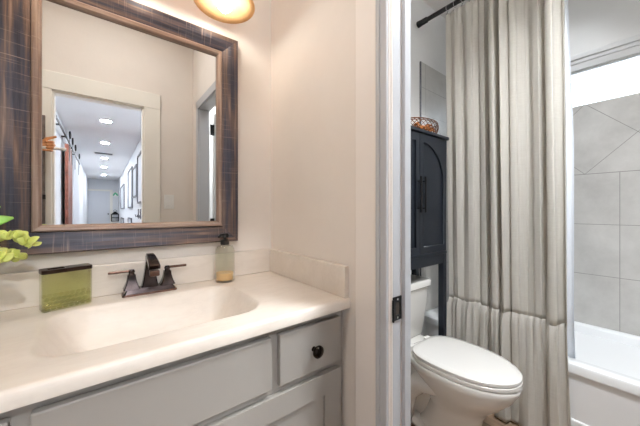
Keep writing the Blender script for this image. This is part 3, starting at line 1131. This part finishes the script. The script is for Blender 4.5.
b = MB()
b.tube(oval(BH, 1.0), 0.0032, 6)
b.tube(oval(BH - 0.010, 1.0), 0.0022, 6)
b.build('rim', 'copper_wire', t, True)
b = MB()
b.tube(oval(0.003, 0.78), 0.0025, 6)
for k in range(26):
    a = 2 * PI * k / 26
    for sg in (-1, 1):
        pts = []
        for i in range(9):
            q = i / 8
            aa = a + sg * 0.75 * q
            s = 0.78 + 0.34 * math.sin(q * PI * 0.62) - 0.10 * q
            pts.append((BX + RA * s * math.cos(aa), BY + RB * s * math.sin(aa), OZ1 + 0.003 + (BH - 0.004) * q))
        b.tube(pts, 0.0017, 5)
b.build('wire_body', 'copper_wire', t, True)
b = MB()
for k in range(60):
    a, r = random.uniform(0, 2 * PI), math.sqrt(random.random()) * 0.72
    x, y, z = BX + RA * r * math.cos(a), BY + RB * r * math.sin(a), OZ1 + 0.010 + random.random() * 0.058
    d = random.uniform(0, 2 * PI)
    s = random.uniform(0.012, 0.022)
    pts = [(x + math.cos(d) * s * q, y + math.sin(d) * s * q, z + 0.006 * math.cos(q * 2.5)) for q in (-1, -0.5, 0, 0.5, 1)]
    b.tube(pts, [0.002, 0.005, 0.006, 0.005, 0.002], 6)
o = b.build('wood_curls', 'potpourri', None, True)
tag(o, 'orange brown wood curls filling the copper wire basket', 'decoration', kind='stuff')

# ------------------------------------------------------------------ bathtub
t = thing('bathtub', ((TX + WX) / 2, 0.39, 0), 'white alcove bathtub below the grey tile wall', 'bathtub')
RIM = 0.42
b = MB()
ty0, ty1 = FY + 0.001, D - 0.0095
tx1 = WX - 0.009


def tub_ring(x0, x1, y0, y1, z, r):
    return [((x0 + x1) / 2 + p[0], (y0 + y1) / 2 + p[1], z) for p in rring((x1 - x0) / 2, (y1 - y0) / 2, 0, r, 8)]


b.loft([tub_ring(TX + 0.03, tx1, ty0, ty1, RIM - 0.05, 0.003), tub_ring(TX, tx1, ty0, ty1, RIM - 0.045, 0.003), tub_ring(TX, tx1, ty0, ty1, RIM - 0.012, 0.003),
        tub_ring(TX + 0.004, tx1, ty0, ty1, RIM - 0.003, 0.003), tub_ring(TX + 0.012, tx1, ty0, ty1, RIM, 0.003),
        tub_ring(TX + 0.075, tx1 - 0.045, ty0 + 0.07, ty1 - 0.07, RIM, 0.10), tub_ring(TX + 0.088, tx1 - 0.056, ty0 + 0.085, ty1 - 0.085, RIM - 0.012, 0.10),
        tub_ring(TX + 0.115, tx1 - 0.085, ty0 + 0.13, ty1 - 0.12, 0.14, 0.10), tub_ring(TX + 0.16, tx1 - 0.13, ty0 + 0.19, ty1 - 0.17, 0.075, 0.08)])
b.build('basin', 'acrylic', t, True, angle=45)
b = MB()
b.box(TX + 0.012, ty0, 0.0, TX + 0.030, ty1, RIM - 0.046)
b.box(TX + 0.001, ty0, 0.0, TX + 0.020, ty1, 0.145, 0.006)
b.build('apron', 'acrylic', t)

# ------------------------------------------------------------------ curtain rod, curtain, liner
RX, RZ = 1.800, 2.522
t = thing('curtain_rod', (RX, 0.39, RZ), 'black shower curtain rod fixed to the walls above the tub', 'curtain rod')
MB().tube([(RX, FY + 0.012, RZ), (RX, D - 0.022, RZ)], 0.0150, 16).build('rod', 'black', t, True, angle=50)
for y, s in ((D - 0.0095, -1), (FY + 0.0005, 1)):
    MB().lathe([(0.022, 0.0), (0.022, s * 0.008), (0.020, s * 0.03), (0.0195, s * 0.07), (0.0152, s * 0.075)], (RX, y, RZ), 20, axis='Y').build('end_cap', 'black', t, True, angle=40)

CY0, CY1 = 0.338, 0.935
t = thing('shower_curtain', (RX, 0.63, 0.01), 'natural linen shower curtain with a gathered ruffle at the bottom', 'curtain')
NF = 9


def fold(q, ph=0.0):
    """rounded ridges towards the room with narrow creases between them"""
    u = q + 0.024 * math.sin(2 * PI * 1.7 * q + 0.6) + 0.012 * math.sin(2 * PI * 3.9 * q + 2.0)
    w = PI * NF * u + ph
    ridge = 2 * abs(math.cos(w)) ** 0.75 - 1
    depth = 0.62 + 0.38 * math.sin(2 * PI * 2.3 * q + 0.7)
    return ridge * depth + 0.35 * math.sin(2 * PI * 2.6 * q + 0.4)


def cloth(z0, z1, fx, name, nz, ny=420):
    b = MB()
    prev = None
    for j in range(nz + 1):
        z = z0 + (z1 - z0) * j / nz
        row = []
        for i in range(ny + 1):
            q = i / ny
            x, y, zz = fx(q, z)
            row.append(b.bm.verts.new((x, y, zz)))
        if prev:
            for i in range(ny):
                b.bm.faces.new((prev[i], prev[i + 1], row[i + 1], row[i]))
        prev = row
    o = b.build(name, 'linen', t, True, fix=True)
    sd = o.modifiers.new('thickness', 'SOLIDIFY')
    sd.thickness = 0.0014
    return o


SEAM = 0.605


CXC = RX + 0.010


def body(q, z):
    s = (z - SEAM) / (2.49 - SEAM)
    far = min(1, max(0, (q - 0.80) / 0.12))
    amp = (0.047 - 0.018 * (1 - s) ** 3) * (1 - 0.6 * far)
    f = -fold(q, 0.35 * math.sin(2.2 * s))
    top = max(0, (s - 0.90) / 0.10)
    x = CXC + amp * f * (1 - 0.4 * top) + 0.004 * top * math.sin(2 * PI * 24 * q)
    yl, yr = CY0 - 0.020 * (1 - s), CY1 - 0.022 * (1 - s)
    y = yl + (yr - yl) * q + 0.005 * math.sin(2 * PI * NF * q * 2 + 2)
    zz = z - 0.012 * top * (0.5 - 0.5 * math.cos(2 * PI * 12 * q))
    # the seam dips softly between the folds
    zz += 0.006 * math.sin(2 * PI * 5.5 * q + 1) * (1 - s) ** 6
    return x, y, zz


def ruffle(q, z):
    s = (SEAM - z) / SEAM
    f = fold(q, 0.0)
    f2 = math.sin(2 * PI * 21 * q + 1.6 * math.sin(11 * q)) + 0.45 * math.sin(2 * PI * 37 * q + 1)
    f3 = math.sin(2 * PI * 5.5 * q + 1.2 + 0.5 * math.sin(9 * q))
    k = min(1, max(0, s) / 0.06)
    g = math.exp(-max(0, s) / 0.28)
    x = CXC + 0.028 * (1 - 0.5 * min(1, max(0, (q - 0.80) / 0.12))) * -f * (1 - 0.3 * s) + k * (0.008 * f2 * g + 0.030 * f3 * s) - 0.010 * k - 0.034 * s
    yl, yr = CY0 - 0.020 - 0.016 * k * s, CY1 - 0.022 + 0.004 * k
    y = yl + (yr - yl) * q + 0.005 * math.sin(2 * PI * NF * q * 2 + 2) * (1 - s) + 0.003 * f2 * g * k
    zz = z + 0.006 * math.sin(2 * PI * 5.5 * q + 1) * (1 - min(1, max(0, s))) ** 6 + 0.003 * f2 * g * k * 0.5
    return max(x, 1.745), y, zz


cloth(SEAM, 2.49, body, 'curtain_panel', 60)
cloth(0.012, SEAM + 0.006, ruffle, 'ruffle', 34, 560)
b = MB()
for k in range(13):
    q = k / 12
    y = CY0 + 0.008 + (CY1 - CY0 - 0.016) * q
    if k in (0,):
        rg = None
    ring = MB()
    pts = []
    for i in range(25):
        a = 2 * PI * i / 24
        pts.append((RX + 0.019 * math.sin(a), y, RZ - 0.006 + 0.020 * math.cos(a)))
    ring.tube(pts, 0.0016, 6)
    ring.tube([(RX, y, RZ - 0.026), (RX - 0.004, y, RZ - 0.045), (RX - 0.012, y, RZ - 0.052)], 0.0016, 6)
    s = bmesh.new()
    bmesh.ops.create_icosphere(s, subdivisions=2, radius=0.004)
    for v in s.verts:
        v.co += Vector((RX - 0.013, y, RZ - 0.05))
    ring.join(s)
    ring.build('hook', 'chrome', t, True)

b = MB()
prev = None
for j in range(31):
    z = 0.36 + (2.49 - 0.36) * j / 30
    row = []
    for i in range(201):
        q = i / 200
        x = 1.908 + 0.012 * math.sin(2 * PI * 9 * q + 0.5)
        y = 0.318 + 0.030 * max(0, (j / 30 - 0.55) / 0.45) + 0.56 * q
        row.append(b.bm.verts.new((x + (0.04 * max(0, 0.62 - z) / 0.26 if z < 0.62 else 0), y, z)))
    if prev:
        for i in range(200):
            b.bm.faces.new((prev[i], prev[i + 1], row[i + 1], row[i]))
    prev = row
o = b.build('shower_liner', 'liner', None, True)
sd = o.modifiers.new('thickness', 'SOLIDIFY')
sd.thickness = 0.0008
tag(o, 'white shower liner behind the linen curtain, hanging inside the tub', 'shower liner')

# ------------------------------------------------------------------ things on the walls seen through the mirror
t = thing('light_switch', (0.432, YO, 1.19), 'white light switch plate beside the hall opening, seen in the mirror', 'switch')
MB().box(0.396, YO + 0.0005, 1.19, 0.468, YO + 0.007, 1.305, 0.002).build('plate', 'white_matte', t)
MB().box(0.416, YO + 0.007, 1.215, 0.448, YO + 0.012, 1.28, 0.002).build('rocker', 'white_matte', t)

# far hall door
dr = MB().box(-0.62 + 0.02, -13.5, 0, 0.36, -13.47, 2.10, 0.004).build('trim_9', 'hall_trim')
struct(dr)
dr = MB().box(-0.50, -13.47, 0.01, 0.26, -13.44, 2.02, 0.003).build('door_2', 'hall_door')
struct(dr)
for z0, z1 in ((0.25, 0.95), (1.1, 1.9)):
    MB().box(-0.38, -13.44, z0, 0.14, -13.43, z1, 0.004).build('door_panel', 'hall_door', dr)
MB().lathe([(0.03, 0), (0.03, 0.01), (0.012, 0.02), (0.028, 0.05), (0.001, 0.06)], (0.20, -13.44, 1.0), 16, axis='Y').build('door_knob', 'black', dr)

HRX = 0.58


def picture(y0, y1, z0, z1, label):
    t = thing('framed_picture', (HRX, (y0 + y1) / 2, z0), label, 'picture', 'hall pictures')
    wd = 0.035
    MB().plate([(y0, z0), (y1, z0), (y1, z1), (y0, z1)], [(y0 + wd, z0 + wd), (y1 - wd, z0 + wd), (y1 - wd, z1 - wd), (y0 + wd, z1 - wd)],
               lambda u, v, d: (d, u, v), HRX - 0.03, HRX - 0.0005).build('frame', 'picture_frame', t)
    MB().box(HRX - 0.012, y0 + wd - 0.004, z0 + wd - 0.004, HRX - 0.002, y1 - wd + 0.004, z1 - wd + 0.004).build('print', 'picture_paper', t)


def yv(q):
    return 2.284 - q


picture(yv(6.75), yv(5.75), 1.31, 2.27, 'tall grey framed picture on the hall wall in the mirror, nearest and largest')
picture(yv(7.90), yv(6.95), 1.46, 2.15, 'grey framed picture in the mirror, second from the hall opening')
picture(yv(9.40), yv(8.10), 1.23, 2.24, 'tall grey framed picture in the mirror, third from the hall opening')
picture(yv(13.4), yv(11.3), 1.22, 2.06, 'grey framed picture on the hall wall in the mirror, farthest from the opening')
picture(yv(9.40), yv(8.30), 0.40, 0.98, 'low grey framed picture under the third picture in the mirror')
picture(yv(13.2), yv(11.6), 0.25, 0.90, 'low grey framed picture under the farthest picture in the mirror')
hk = None
for k, (q, what) in enumerate(((5.95, 'nearest'), (6.35, 'middle'), (6.75, 'farthest'))):
    lab = 'small grey wall hook under the largest mirrored picture, %s of three' % what
    if hk is None:
        hk = thing('wall_hook', (HRX, yv(q), 1.0), lab, 'hook', 'hall wall hooks')
        MB().box(HRX - 0.012, yv(q) - 0.03, 1.0, HRX - 0.0005, yv(q) + 0.03, 1.2, 0.003).build('hook_plate', 'picture_frame', hk)
        MB().tube([(HRX - 0.01, yv(q), 1.06), (HRX - 0.05, yv(q), 1.04), (HRX - 0.06, yv(q), 1.09)], 0.008, 8).build('hook_arm', 'picture_frame', hk, True)
    else:
        c = copy_tree(hk, None, (HRX, yv(q), 1.0))
        c['label'] = lab

# console with a lantern at the far end, green sign above
t = thing('console_table', (0.45, -13.2, 0), 'small white console table at the far hall end, under the lantern', 'table')
MB().box(0.27, -13.38, 0.64, 0.575, -12.95, 0.67, 0.004).build('tabletop', 'white_matte', t)
for x in (0.275, 0.54):
    for y in (-13.375, -12.985):
        MB().box(x, y, 0, x + 0.03, y + 0.03, 0.64).build('leg', 'white_matte', t)
LX, LY, LZ = 0.44, -13.15, 0.67
t = thing('lantern', (LX, LY, LZ), 'black house shaped lantern at the far end of the hall, in the mirror', 'lantern')
b = MB()
hw = 0.13
for sx in (-1, 1):
    for sy in (-1, 1):
        b.box(LX + sx * hw - 0.015, LY + sy * hw - 0.015, LZ, LX + sx * hw + 0.015, LY + sy * hw + 0.015, LZ + 0.30)
b.box(LX - hw - 0.015, LY - hw - 0.015, LZ, LX + hw + 0.015, LY + hw + 0.015, LZ + 0.03)
for sy in (-1, 1):
    b.box(LX - hw, LY + sy * hw - 0.01, LZ + 0.15, LX + hw, LY + sy * hw + 0.01, LZ + 0.175)
b.build('body', 'black', t)
MB().loft([[(LX + sx * 0.16, LY + sy * 0.16, LZ + 0.30) for sx, sy in ((-1, -1), (1, -1), (1, 1), (-1, 1))], [(LX + sx * 0.03, LY + sy * 0.03, LZ + 0.44) for sx, sy in ((-1, -1), (1, -1), (1, 1), (-1, 1))]]).build('roof', 'black', t)
MB().tube([(LX + 0.05 * math.cos(a), LY, LZ + 0.47 + 0.05 * math.sin(a)) for a in [2 * PI * i / 16 for i in range(17)]], 0.008, 8).build('ring', 'black', t, True)
MB().lathe([(0.05, 0), (0.05, 0.14), (0.001, 0.145)], (LX, LY, LZ + 0.03), 20).build('candle', 'white_matte', t)
t = thing('hall_sign', (0.46, -13.5, 1.80), 'small green and white sign beside the far hall door, in the mirror', 'sign')
MB().box(0.36, -13.499, 1.80, 0.57, -13.485, 2.02, 0.003).build('board', 'white_matte', t)
b = MB()
leaf(b, (0.38, -13.482, 1.83), (0.47, -13.482, 1.99), 0.07, 0.004, up=Vector((0, 1, 0)))
leaf(b, (0.55, -13.482, 1.83), (0.47, -13.482, 1.97), 0.07, 0.004, up=Vector((0, 1, 0)))
b.build('green_emblem', 'green_sign', t)

# barn doors and their rail on the hall's left wall
HLX = -0.50


def barn(yn, yf, mat, label, zt, rz0):
    t = thing('barn_door', (HLX + 0.05, (yn + yf) / 2, 0.02), label, 'door', 'barn doors in the hall')
    y0, y1 = yf, yn
    MB().box(HLX + 0.045, y0, 0.02, HLX + 0.085, y1, zt, 0.004).build('panel', mat, t)
    for y in (y0 + 0.12, y1 - 0.12):
        h = MB().box(HLX + 0.086, y - 0.02, zt - 0.25, HLX + 0.092, y + 0.02, zt + 0.17, 0.002).build('hanger', 'black', t)
        MB().lathe([(0.06, 0.0), (0.06, 0.02), (0.02, 0.026), (0.001, 0.027)], (HLX + 0.0865, y, zt + 0.16), 20, axis='X').build('roller', 'black', h, True, angle=40)
    return t


def railing(yn, yf, z, label):
    t = thing('barn_door_rail', (HLX, (yn + yf) / 2, z), label, 'rail', 'barn door rails')
    MB().box(HLX + 0.052, yf, z - 0.02, HLX + 0.060, yn, z + 0.02).build('bar', 'black', t)
    k = max(2, int((yn - yf) / 0.5))
    for i in range(k):
        y = yf + 0.05 + (yn - yf - 0.1) * i / (k - 1)
        MB().tube([(HLX + 0.0005, y, z), (HLX + 0.054, y, z)], 0.012, 10).build('standoff', 'black', t)
    return t


barn(yv(5.75), yv(6.5), 'barn_wood', 'red brown barn door on the left hall wall, in the mirror', 2.20, 2.2)
railing(yv(4.2), yv(6.6), 2.31, 'black barn door rail above the red brown door, in the mirror')
barn(yv(6.9), yv(8.2), 'hall_door', 'white barn door farther down the hall, in the mirror', 2.20, 2.2)
railing(yv(6.75), yv(9.0), 2.31, 'black barn door rail above the white barn door, in the mirror')
# vent in the hall ceiling
t = thing('ceiling_vent', (0.02, -6.2, 2.55), 'grey ceiling vent between the hall lights, in the mirror', 'vent')
MB().plate([(-0.20, -0.14), (0.20, -0.14), (0.20, 0.14), (-0.20, 0.14)], [(-0.17, -0.11), (0.17, -0.11), (0.17, 0.11), (-0.17, 0.11)], lambda u, v, d: (0.02 + u, -6.2 + v, d), 2.538, 2.5495).build('vent_frame', 'white_matte', t)
b = MB()
for k in range(9):
    b.box(-0.152, -6.2 - 0.10 + 0.025 * k - 0.008, 2.540, 0.192, -6.2 - 0.10 + 0.025 * k + 0.008, 2.545)
b.build('grille', 'picture_frame', t)

# narrow wooden board hung on the casing of the hall opening
CFY = YO + 0.018
t = thing('hanging_board', (-0.318, CFY, 0.95), 'narrow weathered wood board hung on the cream casing, at the mirror edge', 'wall board')
MB().box(-0.345, CFY + 0.0005, 0.95, -0.296, CFY + 0.016, 1.80, 0.002).build('board', 'grey_wood', t)
for z in (1.25, 1.62):
    MB().box(-0.348, CFY + 0.0165, z, -0.293, CFY + 0.020, z + 0.03, 0.001).build('metal_band', 'black', t)

# photographer's hand gripping a white bar, mounted as an ornament on the same casing
t = thing('photographer_hand', (-0.29, CFY, 1.53), 'photographer hand gripping a white bar, built as an ornament, left edge of the mirror', 'ornament')
HC = Vector((-0.292, CFY + 0.058, 1.592))
HS = 0.60


def hp(x, y, z):
    """hand frame: y runs back along the wrist, x is out of the palm, z is up"""
    return HC + Vector((-y * HS, x * HS, z * HS))


def blob(b, p0, p1, r0, r1, n=7):
    for i in range(n):
        q = i / (n - 1)
        s = bmesh.new()
        bmesh.ops.create_icosphere(s, subdivisions=2, radius=(r0 + (r1 - r0) * q) * HS)
        for v in s.verts:
            v.co += p0.lerp(p1, q)
        b.join(s)


b = MB()
blob(b, hp(0, 0.11, -0.085), hp(0, 0.03, -0.015), 0.032, 0.036)
blob(b, hp(0, 0.04, -0.02), hp(0, -0.02, 0.02), 0.040, 0.036)
for k in range(4):
    z = 0.045 - 0.030 * k
    yk = -0.030 - (0.012, 0.018, 0.014, 0.002)[k]
    r = (0.0155, 0.0165, 0.0155, 0.0135)[k]
    p0, p1, p2, p3 = hp(-0.005, 0.0, z * 0.9), hp(0.012, yk - 0.022, z), hp(0.044, yk - 0.018, z - 0.004), hp(0.046, yk + 0.022, z - 0.006)
    blob(b, p0, p1, r * 1.1, r, 5)
    blob(b, p1, p2, r, r * 0.95, 5)
    blob(b, p2, p3, r * 0.95, r * 0.8, 5)
blob(b, hp(0.015, 0.03, 0.02), hp(0.028, -0.02, 0.075), 0.020, 0.017, 6)
blob(b, hp(0.028, -0.02, 0.075), hp(0.024, -0.085, 0.105), 0.017, 0.013, 6)
o = b.build('hand', 'skin', t, True, fix=False)
rm = o.modifiers.new('skin', 'REMESH')
rm.mode = 'VOXEL'
rm.voxel_size = 0.003
rm.use_smooth_shade = True
MB().tube([hp(0.022, 0.06, -0.02), hp(0.022, -0.17, -0.02)], 0.0095, 12).build('bar', 'white_matte', t, True)
MB().tube([(HC.x + 0.014, CFY + 0.0002, HC.z - 0.012), (HC.x + 0.014, HC.y + 0.005, HC.z - 0.012)], 0.009, 12).build('wall_mount', 'white_matte', t, True)  # added support that holds the hand to the casing
